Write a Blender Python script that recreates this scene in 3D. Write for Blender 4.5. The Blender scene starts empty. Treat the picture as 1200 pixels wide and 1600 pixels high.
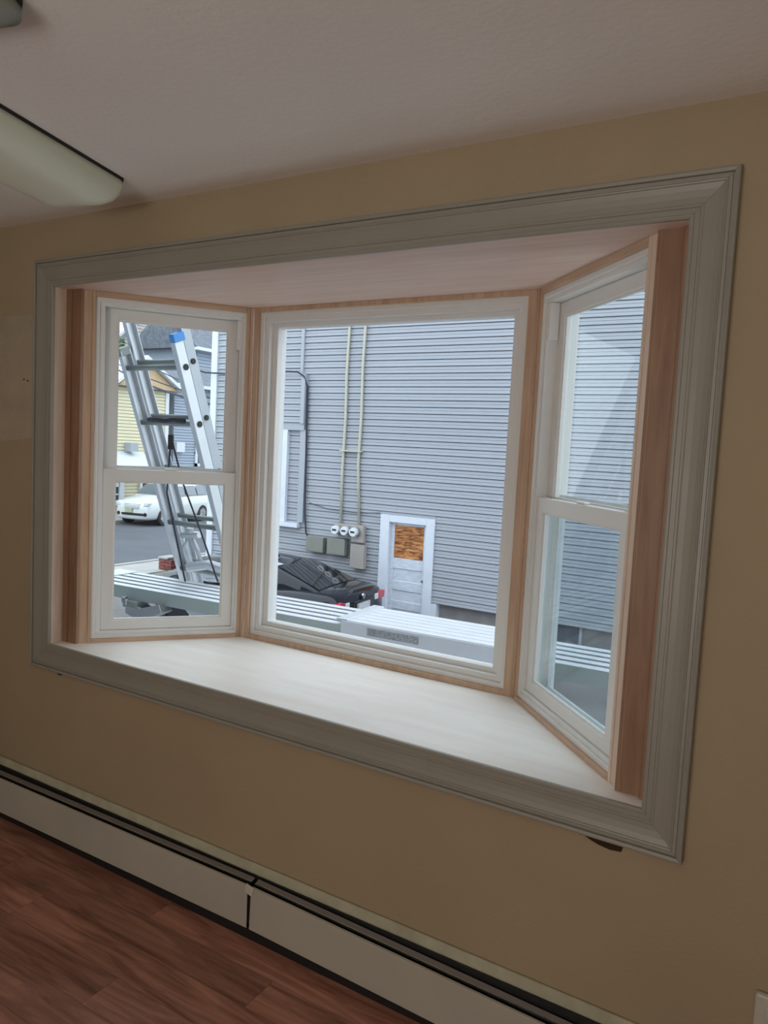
import bpy, bmesh, math, random
from mathutils import Vector, Matrix, Euler
random.seed(7)
R = math.radians
S = bpy.context.scene
COL = S.collection

# ------------------------------------------------------------------ camera
cd = bpy.data.cameras.new('camera'); cam = bpy.data.objects.new('camera', cd); COL.objects.link(cam)
cr = Vector((0.85588, 0.51473, 0.04998)); cf = Vector((-0.51059, 0.85573, -0.08378))
cf.normalize(); cr = (cr - cf * cr.dot(cf)).normalized(); cu = cr.cross(cf)
cam.matrix_world = Matrix(((cr.x, cu.x, -cf.x, 2.6414), (cr.y, cu.y, -cf.y, -1.8714), (cr.z, cu.z, -cf.z, 1.6254), (0, 0, 0, 1)))
cd.sensor_fit = 'VERTICAL'; cd.sensor_height = 36.0; cd.lens = 1175.83 / 1600 * 36.0
cd.clip_start = 0.05; cd.clip_end = 300
S.camera = cam

# ------------------------------------------------------------------ sky, lights, exposure
S.view_settings.view_transform = 'Standard'; S.view_settings.look = 'None'
S.view_settings.gamma = 1; S.view_settings.use_curve_mapping = False
S.view_settings.exposure = 0.0
W_ = bpy.data.worlds.new('overcast_sky'); S.world = W_; W_.use_nodes = True
nt = W_.node_tree; bg = nt.nodes['Background']
bg.inputs[0].default_value = (0.83, 0.91, 1.0, 1); bg.inputs[1].default_value = 2.7


def area(name, loc, direction, sx, sy, power, color):
    l = bpy.data.lights.new(name, 'AREA'); l.shape = 'RECTANGLE'; l.size = sx; l.size_y = sy
    l.energy = power; l.color = color
    o = bpy.data.objects.new(name, l); COL.objects.link(o); o.location = loc
    o.rotation_euler = Vector(direction).to_track_quat('-Z', 'Y').to_euler()
    return o


# added fill light behind the camera; the back wall has no window
area('back_fill_light', (2.05, -4.05, 1.35), (-.2, 1, 0.95), 1.5, 1.3, 58, (1.0, 0.97, 0.93))


# ------------------------------------------------------------------ materials
def newmat(name, col, rough=0.6, metal=0.0, spec=0.5, var=0.0, vscale=5.0, bump=0.0, bscale=40.0, stretch=None,
           obj_var=0.0, coat=0.0):
    m = bpy.data.materials.new(name); m.use_nodes = True; t = m.node_tree; n = t.nodes; L = t.links
    b = n['Principled BSDF']; b.inputs['Roughness'].default_value = rough; b.inputs['Metallic'].default_value = metal
    b.inputs['Specular IOR Level'].default_value = spec; b.inputs['Coat Weight'].default_value = coat
    b.inputs['Base Color'].default_value = (*col, 1)
    tc = n.new('ShaderNodeTexCoord'); mp = n.new('ShaderNodeMapping'); L.new(tc.outputs['Object'], mp.inputs[0])
    if stretch: mp.inputs['Scale'].default_value = stretch
    out = None
    if var > 0:
        tx = n.new('ShaderNodeTexNoise'); tx.inputs['Scale'].default_value = vscale; tx.inputs['Detail'].default_value = 6
        L.new(mp.outputs[0], tx.inputs['Vector'])
        cr_ = n.new('ShaderNodeValToRGB'); cr_.color_ramp.elements[0].position = 0.3; cr_.color_ramp.elements[1].position = 0.7
        cr_.color_ramp.elements[0].color = (*[c * (1 - var) for c in col], 1)
        cr_.color_ramp.elements[1].color = (*[min(1, c * (1 + var * .6)) for c in col], 1)
        L.new(tx.outputs[0], cr_.inputs[0]); out = cr_.outputs[0]; L.new(out, b.inputs['Base Color'])
    if obj_var > 0:
        oi = n.new('ShaderNodeObjectInfo'); mr = n.new('ShaderNodeMapRange')
        mr.inputs[3].default_value = 1 - obj_var; mr.inputs[4].default_value = 1 + obj_var
        L.new(oi.outputs['Random'], mr.inputs[0])
        hs = n.new('ShaderNodeHueSaturation'); L.new(mr.outputs[0], hs.inputs['Value'])
        if out: L.new(out, hs.inputs['Color'])
        else: hs.inputs['Color'].default_value = (*col, 1)
        L.new(hs.outputs[0], b.inputs['Base Color'])
    if bump > 0:
        tb = n.new('ShaderNodeTexNoise'); tb.inputs['Scale'].default_value = bscale; tb.inputs['Detail'].default_value = 4
        L.new(mp.outputs[0], tb.inputs['Vector'])
        bp = n.new('ShaderNodeBump'); bp.inputs['Strength'].default_value = bump; bp.inputs['Distance'].default_value = 0.01
        L.new(tb.outputs[0], bp.inputs['Height']); L.new(bp.outputs[0], b.inputs['Normal'])
    return m


def woodmat(name, dark, light, scale=3.0, stretch=(1, 12, 12), rough=0.5, obj_var=0.0, rings=0.0):
    m = bpy.data.materials.new(name); m.use_nodes = True; t = m.node_tree; n = t.nodes; L = t.links
    b = n['Principled BSDF']; b.inputs['Roughness'].default_value = rough
    tc = n.new('ShaderNodeTexCoord'); mp = n.new('ShaderNodeMapping'); mp.inputs['Scale'].default_value = stretch
    oi = n.new('ShaderNodeObjectInfo')
    mul = n.new('ShaderNodeVectorMath'); mul.operation = 'SCALE'; mul.inputs[0].default_value = (7, 11, 5)
    L.new(oi.outputs['Random'], mul.inputs['Scale']); L.new(mul.outputs[0], mp.inputs['Location'])
    L.new(tc.outputs['Object'], mp.inputs[0])
    tx = n.new('ShaderNodeTexNoise'); tx.inputs['Scale'].default_value = scale; tx.inputs['Detail'].default_value = 8
    tx.inputs['Roughness'].default_value = 0.6; tx.inputs['Distortion'].default_value = rings
    L.new(mp.outputs[0], tx.inputs['Vector'])
    cr_ = n.new('ShaderNodeValToRGB'); e = cr_.color_ramp.elements
    e[0].position = 0.32; e[0].color = (*dark, 1); e[1].position = 0.68; e[1].color = (*light, 1)
    L.new(tx.outputs[0], cr_.inputs[0])
    mr = n.new('ShaderNodeMapRange'); mr.inputs[3].default_value = 1 - obj_var; mr.inputs[4].default_value = 1 + obj_var
    L.new(oi.outputs['Random'], mr.inputs[0])
    hs = n.new('ShaderNodeHueSaturation'); L.new(mr.outputs[0], hs.inputs['Value']); L.new(cr_.outputs[0], hs.inputs['Color'])
    L.new(hs.outputs[0], b.inputs['Base Color'])
    return m


def glassmat(name, tint, refl=0.05, dirt=0.0):
    m = bpy.data.materials.new(name); m.use_nodes = True; t = m.node_tree; n = t.nodes; L = t.links
    n.remove(n['Principled BSDF'])
    tr = n.new('ShaderNodeBsdfTransparent'); tr.inputs[0].default_value = (*tint, 1)
    gl = n.new('ShaderNodeBsdfGlossy'); gl.inputs['Roughness'].default_value = 0.02
    lw = n.new('ShaderNodeLayerWeight'); lw.inputs[0].default_value = 0.5
    pw = n.new('ShaderNodeMath'); pw.operation = 'POWER'; pw.inputs[1].default_value = 4; L.new(lw.outputs['Facing'], pw.inputs[0])
    ml = n.new('ShaderNodeMath'); ml.operation = 'MULTIPLY_ADD'; ml.inputs[1].default_value = 0.35; ml.inputs[2].default_value = refl
    L.new(pw.outputs[0], ml.inputs[0])
    mx = n.new('ShaderNodeMixShader'); L.new(ml.outputs[0], mx.inputs[0]); L.new(tr.outputs[0], mx.inputs[1]); L.new(gl.outputs[0], mx.inputs[2])
    L.new(mx.outputs[0], n['Material Output'].inputs[0])
    return m


M = {}
M['wall'] = newmat('tan_wall_paint', (0.40, 0.315, 0.20), 0.75, var=0.08, vscale=1.6, bump=0.12, bscale=90)
M['ceiling'] = newmat('ceiling_paint', (0.84, 0.81, 0.77), 0.85, var=0.05, vscale=1.2, bump=0.1, bscale=60)
M['oldpaint'] = newmat('old_cream_paint', (0.52, 0.50, 0.36), 0.6, var=0.18, vscale=14, bump=0.3, bscale=30)
M['trim'] = newmat('grey_white_trim_paint', (0.31, 0.295, 0.25), 0.42, var=0.05, vscale=4, bump=0.05, bscale=60)
M['vinyl'] = newmat('white_vinyl', (0.74, 0.74, 0.72), 0.35, var=0.02, vscale=3)
M['vinyl_out'] = newmat('white_outdoor_vinyl', (0.66, 0.68, 0.70), 0.4, var=0.03, vscale=3)
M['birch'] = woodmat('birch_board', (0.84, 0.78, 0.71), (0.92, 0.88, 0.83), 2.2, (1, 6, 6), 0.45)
M['head'] = woodmat('birch_head_shaded', (0.64, 0.46, 0.38), (0.73, 0.56, 0.47), 2.5, (1, 14, 6), 0.5)  # birch made darker and pinkish, its shade put into the colour
M['pine'] = woodmat('raw_pine', (0.44, 0.29, 0.19), (0.60, 0.42, 0.29), 3.0, (14, 14, 1), 0.5)
M['pine_h'] = woodmat('raw_pine_rail', (0.44, 0.29, 0.19), (0.60, 0.42, 0.29), 3.0, (1.5, 14, 14), 0.5)
M['pine_light'] = woodmat('raw_pine_light', (0.62, 0.47, 0.36), (0.74, 0.60, 0.48), 3.0, (14, 14, 1), 0.5)
M['filler'] = woodmat('reddish_brown_wood', (0.22, 0.115, 0.065), (0.33, 0.19, 0.11), 4.0, (10, 10, 1), 0.5, rings=0.5)
M['floor'] = woodmat('laminate_planks', (0.20, 0.078, 0.048), (0.54, 0.26, 0.185), 2.4, (1.0, 9, 6), 0.38, obj_var=0.25, rings=1.2)
M['subfloor'] = newmat('dark_joint', (0.03, 0.015, 0.01), 0.8)
M['heater'] = newmat('heater_enamel', (0.50, 0.475, 0.40), 0.45, var=0.06, vscale=5)
M['steel'] = newmat('galvanised_grey_metal', (0.36, 0.36, 0.37), 0.35, metal=0.8)
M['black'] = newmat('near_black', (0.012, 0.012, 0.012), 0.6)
M['rubber'] = newmat('black_rubber', (0.02, 0.02, 0.022), 0.7)
M['chip'] = newmat('exposed_brown_wood', (0.045, 0.02, 0.01), 0.9, var=0.3, vscale=30)
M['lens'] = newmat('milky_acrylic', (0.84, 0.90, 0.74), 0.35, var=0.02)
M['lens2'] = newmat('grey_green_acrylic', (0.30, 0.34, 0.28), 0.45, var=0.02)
M['plastic'] = newmat('almond_plastic', (0.55, 0.53, 0.45), 0.4)
M['tape'] = newmat('cream_clip', (0.62, 0.58, 0.48), 0.5)
M['glass'] = glassmat('window_glass', (0.97, 0.99, 0.99), 0.03)
M['glass_side'] = glassmat('side_window_glass', (0.955, 0.985, 0.975), 0.015)
M['screen'] = glassmat('insect_screen', (0.80, 0.84, 0.86), 0.0)
M['siding'] = newmat('grey_vinyl_siding', (0.325, 0.345, 0.385), 0.55, var=0.035, vscale=2.0, stretch=(1, 1, 8), obj_var=0.035)
M['siding_gap_shade'] = newmat('siding_gap_shade', (0.035, 0.04, 0.05), 0.8)  # near-black backing, the shade between courses put into its colour
M['siding_post'] = newmat('grey_vinyl_post', (0.34, 0.37, 0.41), 0.5)
M['concrete'] = newmat('old_concrete', (0.26, 0.25, 0.25), 0.9, var=0.25, vscale=3, bump=0.3, bscale=20)
M['asphalt'] = newmat('blue_grey_asphalt', (0.10, 0.108, 0.13), 0.85, var=0.14, vscale=0.9, bump=0.3, bscale=30)
M['yard'] = newmat('worn_yard_paving', (0.17, 0.16, 0.16), 0.9, var=0.3, vscale=1.8, bump=0.4, bscale=14)
M['walk'] = newmat('pale_sidewalk', (0.40, 0.39, 0.38), 0.9, var=0.12, vscale=2)
M['door'] = newmat('peeling_white_paint', (0.62, 0.66, 0.74), 0.6, var=0.14, vscale=9, bump=0.3, bscale=30, stretch=(1, 1, 3))
M['door_trim'] = newmat('white_door_casing', (0.64, 0.68, 0.75), 0.5, var=0.05, vscale=5)
M['alu'] = newmat('aluminium', (0.62, 0.64, 0.68), 0.38, metal=0.35, var=0.06, vscale=6)
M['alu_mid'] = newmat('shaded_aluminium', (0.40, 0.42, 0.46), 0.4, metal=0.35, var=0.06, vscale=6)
M['alu_dull'] = newmat('dull_aluminium', (0.24, 0.27, 0.26), 0.5, metal=0.25, var=0.08, vscale=6)
M['plank_top'] = newmat('plank_aluminium', (0.66, 0.68, 0.72), 0.45, metal=0.15, var=0.04, vscale=8)
M['plank_dark'] = newmat('plank_groove', (0.06, 0.07, 0.09), 0.7)
M['green_side'] = newmat('plank_side_rail', (0.40, 0.45, 0.42), 0.45, metal=0.2, var=0.05, vscale=4)
M['blue'] = newmat('blue_cap', (0.06, 0.25, 0.62), 0.5)
M['rope'] = newmat('dark_rope', (0.03, 0.03, 0.05), 0.8)
M['carblack'] = newmat('black_car_paint', (0.008, 0.010, 0.018), 0.12, spec=0.3, coat=0.35)
M['carglass'] = newmat('tinted_glass', (0.010, 0.013, 0.017), 0.06, spec=0.5, coat=0.3)
M['carblue'] = newmat('pale_tinted_glass', (0.10, 0.13, 0.17), 0.08, coat=1.0)
M['carwhite'] = newmat('white_car_paint', (0.66, 0.69, 0.70), 0.2, coat=0.6)
M['chrome'] = newmat('chrome', (0.7, 0.7, 0.72), 0.2, metal=1.0)
M['red'] = newmat('red_lens', (0.55, 0.02, 0.04), 0.2, coat=1.0)
M['clear'] = newmat('clear_lens', (0.70, 0.74, 0.78), 0.2, coat=1.0)
M['plate'] = newmat('license_plate', (0.62, 0.66, 0.68), 0.5, var=0.25, vscale=25)
M['plateg'] = newmat('green_plate', (0.40, 0.44, 0.28), 0.5, var=0.1, vscale=12)
M['meterbox'] = newmat('beige_meter_box', (0.36, 0.325, 0.30), 0.6, var=0.06)
M['greybox'] = newmat('grey_utility_box', (0.23, 0.24, 0.21), 0.6, var=0.08)
M['conduit'] = newmat('cream_conduit', (0.50, 0.48, 0.38), 0.5)
M['yellow'] = newmat('yellow_siding', (0.68, 0.62, 0.44), 0.7, var=0.04)
M['cream'] = newmat('cream_siding', (0.62, 0.56, 0.52), 0.7, var=0.04)
M['bluewall'] = newmat('pale_blue_siding', (0.32, 0.37, 0.46), 0.7, var=0.04)
M['roof'] = newmat('grey_shingles', (0.15, 0.165, 0.20), 0.9, var=0.35, vscale=6)
M['orange_roof'] = newmat('orange_gable', (0.62, 0.44, 0.27), 0.8, var=0.1)
M['white_out'] = newmat('white_house_trim', (0.64, 0.67, 0.72), 0.5)
M['pane'] = newmat('dark_pane', (0.05, 0.065, 0.09), 0.1)
M['brick'] = newmat('dark_red_brick', (0.20, 0.065, 0.055), 0.9, var=0.3, vscale=8, obj_var=0.25)
M['leaf'] = newmat('tree_leaf', (0.10, 0.19, 0.08), 0.8, var=0.3, vscale=2)
M['bark'] = newmat('bark', (0.12, 0.09, 0.07), 0.9, var=0.3)


def plywood():
    m = bpy.data.materials.new('weathered_plywood'); m.use_nodes = True; t = m.node_tree; n = t.nodes; L = t.links
    b = n['Principled BSDF']; b.inputs['Roughness'].default_value = 0.7
    tc = n.new('ShaderNodeTexCoord'); mp = n.new('ShaderNodeMapping'); mp.inputs['Scale'].default_value = (1.6, 1, 9)
    L.new(tc.outputs['Object'], mp.inputs[0])
    tx = n.new('ShaderNodeTexNoise'); tx.inputs['Scale'].default_value = 3.2; tx.inputs['Detail'].default_value = 5
    tx.inputs['Distortion'].default_value = 1.0
    L.new(mp.outputs[0], tx.inputs['Vector'])
    c = n.new('ShaderNodeValToRGB'); e = c.color_ramp.elements
    e[0].position = 0.40; e[0].color = (0.13, 0.045, 0.015, 1); e[1].position = 0.55; e[1].color = (0.50, 0.19, 0.055, 1)
    e2 = c.color_ramp.elements.new(0.72); e2.color = (0.70, 0.38, 0.16, 1)
    L.new(tx.outputs[0], c.inputs[0]); L.new(c.outputs[0], b.inputs['Base Color'])
    return m


def labelmat():
    m = bpy.data.materials.new('printed_label'); m.use_nodes = True; t = m.node_tree; n = t.nodes; L = t.links
    b = n['Principled BSDF']; tc = n.new('ShaderNodeTexCoord'); mp = n.new('ShaderNodeMapping')
    mp.inputs['Scale'].default_value = (14, 1, 9); L.new(tc.outputs['Object'], mp.inputs[0])
    tx = n.new('ShaderNodeTexNoise'); tx.inputs['Scale'].default_value = 16; tx.inputs['Detail'].default_value = 3
    L.new(mp.outputs[0], tx.inputs['Vector'])
    c = n.new('ShaderNodeValToRGB'); e = c.color_ramp.elements
    e[0].position = 0.46; e[0].color = (0.22, 0.23, 0.25, 1); e[1].position = 0.60; e[1].color = (0.48, 0.48, 0.46, 1)
    L.new(tx.outputs[0], c.inputs[0]); L.new(c.outputs[0], b.inputs['Base Color'])
    return m


M['plywood'] = plywood(); M['label'] = labelmat()


# ------------------------------------------------------------------ mesh helpers
class MB:
    def __init__(s): s.v = []; s.f = []

    def add(s, vs, fs):
        k = len(s.v); s.v += [tuple(v) for v in vs]; s.f += [tuple(i + k for i in f) for f in fs]; return s

    def box(s, x0, x1, y0, y1, z0, z1):
        return s.add([(x0, y0, z0), (x1, y0, z0), (x1, y1, z0), (x0, y1, z0), (x0, y0, z1), (x1, y0, z1), (x1, y1, z1), (x0, y1, z1)],
                     [(0, 3, 2, 1), (4, 5, 6, 7), (0, 1, 5, 4), (1, 2, 6, 5), (2, 3, 7, 6), (3, 0, 4, 7)])

    def prism(s, pts, a, b, axis='z'):
        n = len(pts)
        def P(p, h):
            return {'z': (p[0], p[1], h), 'y': (p[0], h, p[1]), 'x': (h, p[0], p[1])}[axis]
        vs = [P(p, a) for p in pts] + [P(p, b) for p in pts]
        return s.add(vs, [tuple(range(n))[::-1], tuple(range(n, 2 * n))] + [(i, (i + 1) % n, n + (i + 1) % n, n + i) for i in range(n)])

    def ring(s, x0, x1, z0, z1, wl, wr, wb, wt, y0, y1):
        """mitred rectangular ring in the xz plane"""
        o = [(x0, z0), (x1, z0), (x1, z1), (x0, z1)]; i = [(x0 + wl, z0 + wb), (x1 - wr, z0 + wb), (x1 - wr, z1 - wt), (x0 + wl, z1 - wt)]
        vs = []
        for y in (y0, y1):
            vs += [(a, y, b) for a, b in o] + [(a, y, b) for a, b in i]
        fs = []
        for k in range(4):
            j = (k + 1) % 4
            fs += [(k, j, 4 + j, 4 + k), (8 + k, 12 + k, 12 + j, 8 + j), (k, 8 + k, 8 + j, j), (4 + k, 4 + j, 12 + j, 12 + k)]
        return s.add(vs, fs)

    def tube(s, pts, r, n=8, cap=True):
        pts = [Vector(p) for p in pts]; vs = []; fs = []
        for i, p in enumerate(pts):
            d = (pts[min(i + 1, len(pts) - 1)] - pts[max(i - 1, 0)]).normalized()
            up = Vector((0, 0, 1)) if abs(d.z) < 0.9 else Vector((1, 0, 0))
            a = d.cross(up).normalized(); b = a.cross(d)
            for k in range(n):
                t = 2 * math.pi * k / n; vs.append(p + a * math.cos(t) * r + b * math.sin(t) * r)
        for i in range(len(pts) - 1):
            for k in range(n):
                fs.append((i * n + k, i * n + (k + 1) % n, (i + 1) * n + (k + 1) % n, (i + 1) * n + k))
        if cap: fs += [tuple(range(n))[::-1], tuple((len(pts) - 1) * n + k for k in range(n))]
        return s.add(vs, fs)

    def obox(s, c, ax, ay, az):
        """oriented box: centre and three half-axis vectors"""
        c, ax, ay, az = map(Vector, (c, ax, ay, az)); vs = []
        for k in ((-1, -1, -1), (1, -1, -1), (1, 1, -1), (-1, 1, -1), (-1, -1, 1), (1, -1, 1), (1, 1, 1), (-1, 1, 1)):
            vs.append(c + ax * k[0] + ay * k[1] + az * k[2])
        return s.add(vs, [(0, 3, 2, 1), (4, 5, 6, 7), (0, 1, 5, 4), (1, 2, 6, 5), (2, 3, 7, 6), (3, 0, 4, 7)])

    def mesh(s, name):
        me = bpy.data.meshes.new(name); me.from_pydata(s.v, [], s.f)
        bm = bmesh.new(); bm.from_mesh(me); bmesh.ops.recalc_face_normals(bm, faces=bm.faces); bm.to_mesh(me); bm.free()
        return me

    def build(s, name, mat, parent=None, bevel=0.0, smooth=False, subsurf=0, loc=None, rot=None):
        me = s.mesh(name); me.materials.append(M[mat] if isinstance(mat, str) else mat)
        return link(name, me, parent, bevel, smooth, subsurf, loc, rot)


def link(name, me, parent=None, bevel=0.0, smooth=False, subsurf=0, loc=None, rot=None):
    o = bpy.data.objects.new(name, me); COL.objects.link(o)
    if parent: o.parent = parent
    if loc: o.location = loc
    if rot: o.rotation_euler = rot
    if smooth:
        for p in me.polygons: p.use_smooth = True
    if bevel:
        b = o.modifiers.new('bevel', 'BEVEL'); b.width = bevel; b.segments = 2; b.limit_method = 'ANGLE'; b.harden_normals = False
    if subsurf:
        b = o.modifiers.new('subsurf', 'SUBSURF'); b.levels = subsurf; b.render_levels = subsurf
    return o


def tag(o, label, cat, group=None, kind=None):
    o['label'] = label; o['category'] = cat
    if group: o['group'] = group
    if kind: o['kind'] = kind
    return o


def empty(name, loc=(0, 0, 0), rz=0.0):
    o = bpy.data.objects.new(name, None); COL.objects.link(o); o.location = loc; o.rotation_euler = (0, 0, rz)
    o.empty_display_size = 0.1
    return o


def st(o, label, cat): return tag(o, label, cat, kind='structure')


# ================================================================== ROOM
W, H, ZS, D = 2.3035, 1.4019, 0.7813, 0.5832
E_, SF, AL, AR = 0.0551, 0.0715, 0.4956, 0.5723
ZT = ZS + H; CEIL = 2.44
XL, XR, YB = -1.6, 3.9, -4.2

b = MB()
for (x0, x1, z0, z1) in ((XL - .1, -.004, -.1, CEIL + .1), (W + .004, XR + .1, -.1, CEIL + .1), (-.004, W + .004, -.1, ZS - .004), (-.004, W + .004, ZT + .004, CEIL + .1)):
    b.box(x0, x1, 0, 0.05, z0, z1)
wall = st(b.build('wall_front', 'wall'), 'tan painted wall holding the bay window', 'wall')
# chipped plaster at the lower edge of the casing
MB().prism([(2.126, .682), (2.27, .682), (2.262, .654), (2.235, .651), (2.205, .655), (2.185, .661), (2.168, .668), (2.158, .667), (2.146, .675), (2.132, .673)], -.0012, .004, 'y').build('plaster_chip', 'chip', wall)
MB().prism([(-.02, .682), (.012, .682), (.008, .671), (-.008, .669)], -.0012, .004, 'y').build('plaster_chip', 'chip', wall)
MB().prism([(.035, .682), (.085, .682), (.074, .664), (.052, .662), (.042, .669)], -.0012, .004, 'y').build('plaster_chip', 'chip', wall)
o = MB().prism([(-1.2, 1.5), (-.3, 1.58), (-.115, 1.6), (-.112, 2.06), (-.14, 2.085), (-1.2, 2.095)], -.0015, .002, 'y').build('pale_wall_patch', newmat('pale_rough_tan', (0.45, 0.375, 0.27), 0.8, var=0.1, vscale=8, bump=0.5, bscale=120), wall)  # thin patch, slightly paler and more stippled than the wall
for (x, z) in ((-.19, 1.83), (-.165, 1.825)):
    MB().prism([(x + .004 * math.cos(t), z + .004 * math.sin(t)) for t in [k * math.pi / 4 for k in range(8)]], -.003, .001, 'y').build('nail_hole', 'chip', wall)

st(MB().box(XL - .1, XL, YB, .05, -.1, CEIL + .1).build('wall_left', 'wall'), 'left side wall of the room', 'wall')
st(MB().box(XR, XR + .1, YB, .05, -.1, CEIL + .1).build('wall_right', 'wall'), 'right side wall of the room', 'wall')
st(MB().box(XL - .1, XR + .1, YB - .1, YB, -.1, CEIL + .1).build('wall_back', 'wall'), 'wall behind the camera', 'wall')
st(MB().box(XL, XR, YB, 0, CEIL, CEIL + .1).build('ceiling', 'ceiling'), 'off-white painted ceiling', 'ceiling')
floor = st(MB().box(XL, XR, YB, 0, -.1, -.008).build('floor', 'subfloor'), 'reddish brown wood laminate floor', 'floor')
pw = 0.127; pl = 1.21
pm = MB().box(0, pl - .0012, 0, pw - .0012, -.008, 0).mesh('floor_plank'); pm.materials.append(M['floor'])
for r_ in range(13):
    off = (r_ * 0.41 + (0.13 if r_ % 2 else 0)) % pl
    for c_ in range(-1, 4):
        x0 = -1.35 + off - .3 + c_ * pl; y0 = -.03 - (r_ + 1) * pw
        if x0 < XL or x0 + pl > XR: continue
        link('floor_plank', pm, floor, loc=(x0, y0, 0))
MB().box(XL, XR, YB, -.03 - 13 * pw, -.008, 0).build('floor_planks_behind', 'floor', floor)['kind'] = 'stuff'

# cream strip of old paint above the heater
st(MB().add([], []).prism([(-.012, .0), (0, .0), (0, .228), (-.004, .2335), (-.010, .232)], XL, XR, 'x').build('baseboard_front', 'oldpaint', bevel=.001), 'cream painted backing board along the wall above the heater', 'baseboard')

# ---- casing: moulded profile, four mitred lengths
prof = [(0, .0), (0, -.010), (.004, -.0125), (.009, -.0125), (.011, -.0105), (.022, -.0105), (.024, -.0135), (.028, -.0135), (.032, -.012),
        (.045, -.0122), (.060, -.0145), (.072, -.0185), (.0735, -.0215), (.0765, -.0225), (.079, -.0205), (.086, -.0205), (.0865, -.0165), (.0895, -.0165),
        (.0905, -.024), (.097, -.027), (.1005, -.026), (.1025, -.022), (.1025, .0)]


def casing(name, c0, c1, d0, d1, label):
    """c0->c1 inner corners (x,z); d0,d1 outward diagonal directions"""
    mb = MB(); n = len(prof); vs = []
    for c, d in ((c0, d0), (c1, d1)):
        vs += [(c[0] + d[0] * u, y, c[1] + d[1] * u) for u, y in prof]
    fs = [(i, i + 1, n + i + 1, n + i) for i in range(n - 1)] + [tuple(range(n)), tuple(range(n, 2 * n)), (n - 1, 0, n, 2 * n - 1)]
    mb.add(vs, fs)
    return st(mb.build(name, 'trim'), label, 'trim')


g = .0003
casing('trim_1', (g, ZT), (W - g, ZT), (-1, 1), (1, 1), 'top length of the grey-white moulded window casing')
casing('trim_2', (W, ZS + g), (W, ZT - g), (1, -1), (1, 1), 'right upright of the grey-white moulded window casing')
casing('trim_3', (g, ZS), (W - g, ZS), (-1, -1), (1, -1), 'bottom length of the grey-white moulded window casing')
casing('trim_4', (0, ZS + g), (0, ZT - g), (-1, -1), (-1, 1), 'left upright of the grey-white moulded window casing')

# ---- seat board, head board, liners, fillers
out = .12
k = .7071 * out
seat = [(0, -.010), (W, -.010), (W, E_), (W - SF, E_), (W - SF + k, E_ + k), (W - AR + .05, D + out), (AL - .05, D + out), (SF - k, E_ + k), (SF, E_), (0, E_)]
seat = [(0, .0004), (W, .0004), (W, E_), (W - SF + .1, E_ + .09), (W - AR + .06, D + out), (AL - .06, D + out), (SF - .1, E_ + .09), (0, E_)]
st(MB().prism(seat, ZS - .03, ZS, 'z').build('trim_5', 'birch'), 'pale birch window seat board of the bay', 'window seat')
st(MB().prism(seat, ZT, ZT + .03, 'z').build('trim_6', 'head'), 'birch head board over the bay, tinted pinkish for shade', 'head board')
st(MB().box(-.004, 0, .0004, E_ + .0, ZS, ZT).build('trim_7', 'pine_light', bevel=.001), 'light wood jamb liner at the left end of the bay', 'jamb')
st(MB().box(W, W + .004, .0004, E_ + .0, ZS, ZT).build('trim_8', 'pine_light', bevel=.001), 'light wood jamb liner at the right end of the bay', 'jamb')
b = MB().box(0, .031, E_ - .006, E_ + .012, ZS, ZT)
st(b.build('trim_9', 'filler', bevel=.0015), 'narrow reddish brown strip in the left end of the bay', 'trim')
st(MB().box(.031, SF + .01, E_, E_ + .012, ZS, ZT).build('trim_10', 'filler'), 'dark brown filler board left of the left sash window', 'trim')
st(MB().box(W - .018, W, E_ - .012, E_ + .012, ZS, ZT).build('trim_11', 'filler', bevel=.003), 'narrow reddish brown strip in the right end of the bay', 'trim')
st(MB().box(W - SF - .01, W - .018, E_, E_ + .012, ZS, ZT).build('trim_12', 'filler'), 'dark brown knotty filler board right of the right sash window', 'trim')
# outer skin of the bay, unseen boxes put in to block light
skirt = [(0, .052), (W, .052), (W - AR + .06, D + out), (AL - .06, D + out)]
st(MB().prism(skirt, ZS - .20, ZS - .031, 'z').build('trim_13', 'vinyl_out'), 'white underside skirt outside below the bay', 'skirt')
st(MB().prism([(-.05, .052), (W + .05, .052), (W - AR + .09, D + out + .03), (AL - .09, D + out + .03)], ZT + .031, ZT + .22, 'z').build('trim_14', 'vinyl_out'), 'white fascia and roof outside above the bay', 'fascia')


def unit_origin(name, A, B):
    ang = math.atan2(B[1] - A[1], B[0] - A[0])
    return empty(name, (A[0], A[1], ZS), ang), math.hypot(B[0] - A[0], B[1] - A[1])


# ---- centre picture window
e, L = unit_origin('window_2', (AL, D), (W - AR, D))
st(e, 'large fixed picture window in the centre of the bay', 'window')
MB().ring(0, L, 0, H, .026, .030, .018, .018, 0, .10).build('wooden_jamb', 'pine', e, bevel=.0015)
x0, x1, z0, z1 = .026, L - .030, .016, H - .016
MB().ring(x0, x1, z0, z1, .020, .020, .020, .020, .014, .12).build('outer_frame', 'vinyl', e, bevel=.002)
MB().ring(x0 + .019, x1 - .019, z0 + .019, z1 - .019, .022, .022, .022, .022, .026, .11).build('inner_frame', 'vinyl', e, bevel=.002)
MB().ring(x0 + .040, x1 - .040, z0 + .040, z1 - .040, .026, .026, .020, .020, .050, .10).build('glazing_bead', 'vinyl', e, bevel=.003)
MB().box(x0 + .055, x1 - .055, z0 + .03, z0 + .03, 0, 0) if False else None
MB().box(x0 + .055, x1 - .055, .078, .083, z0 + .055, z1 - .055).build('pane', 'glass', e)
MB().ring(x0 - .02, x1 + .02, z0 - .02, z1 + .02, .06, .06, .06, .06, .121, .14).build('outside_casing', 'vinyl_out', e)


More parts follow.
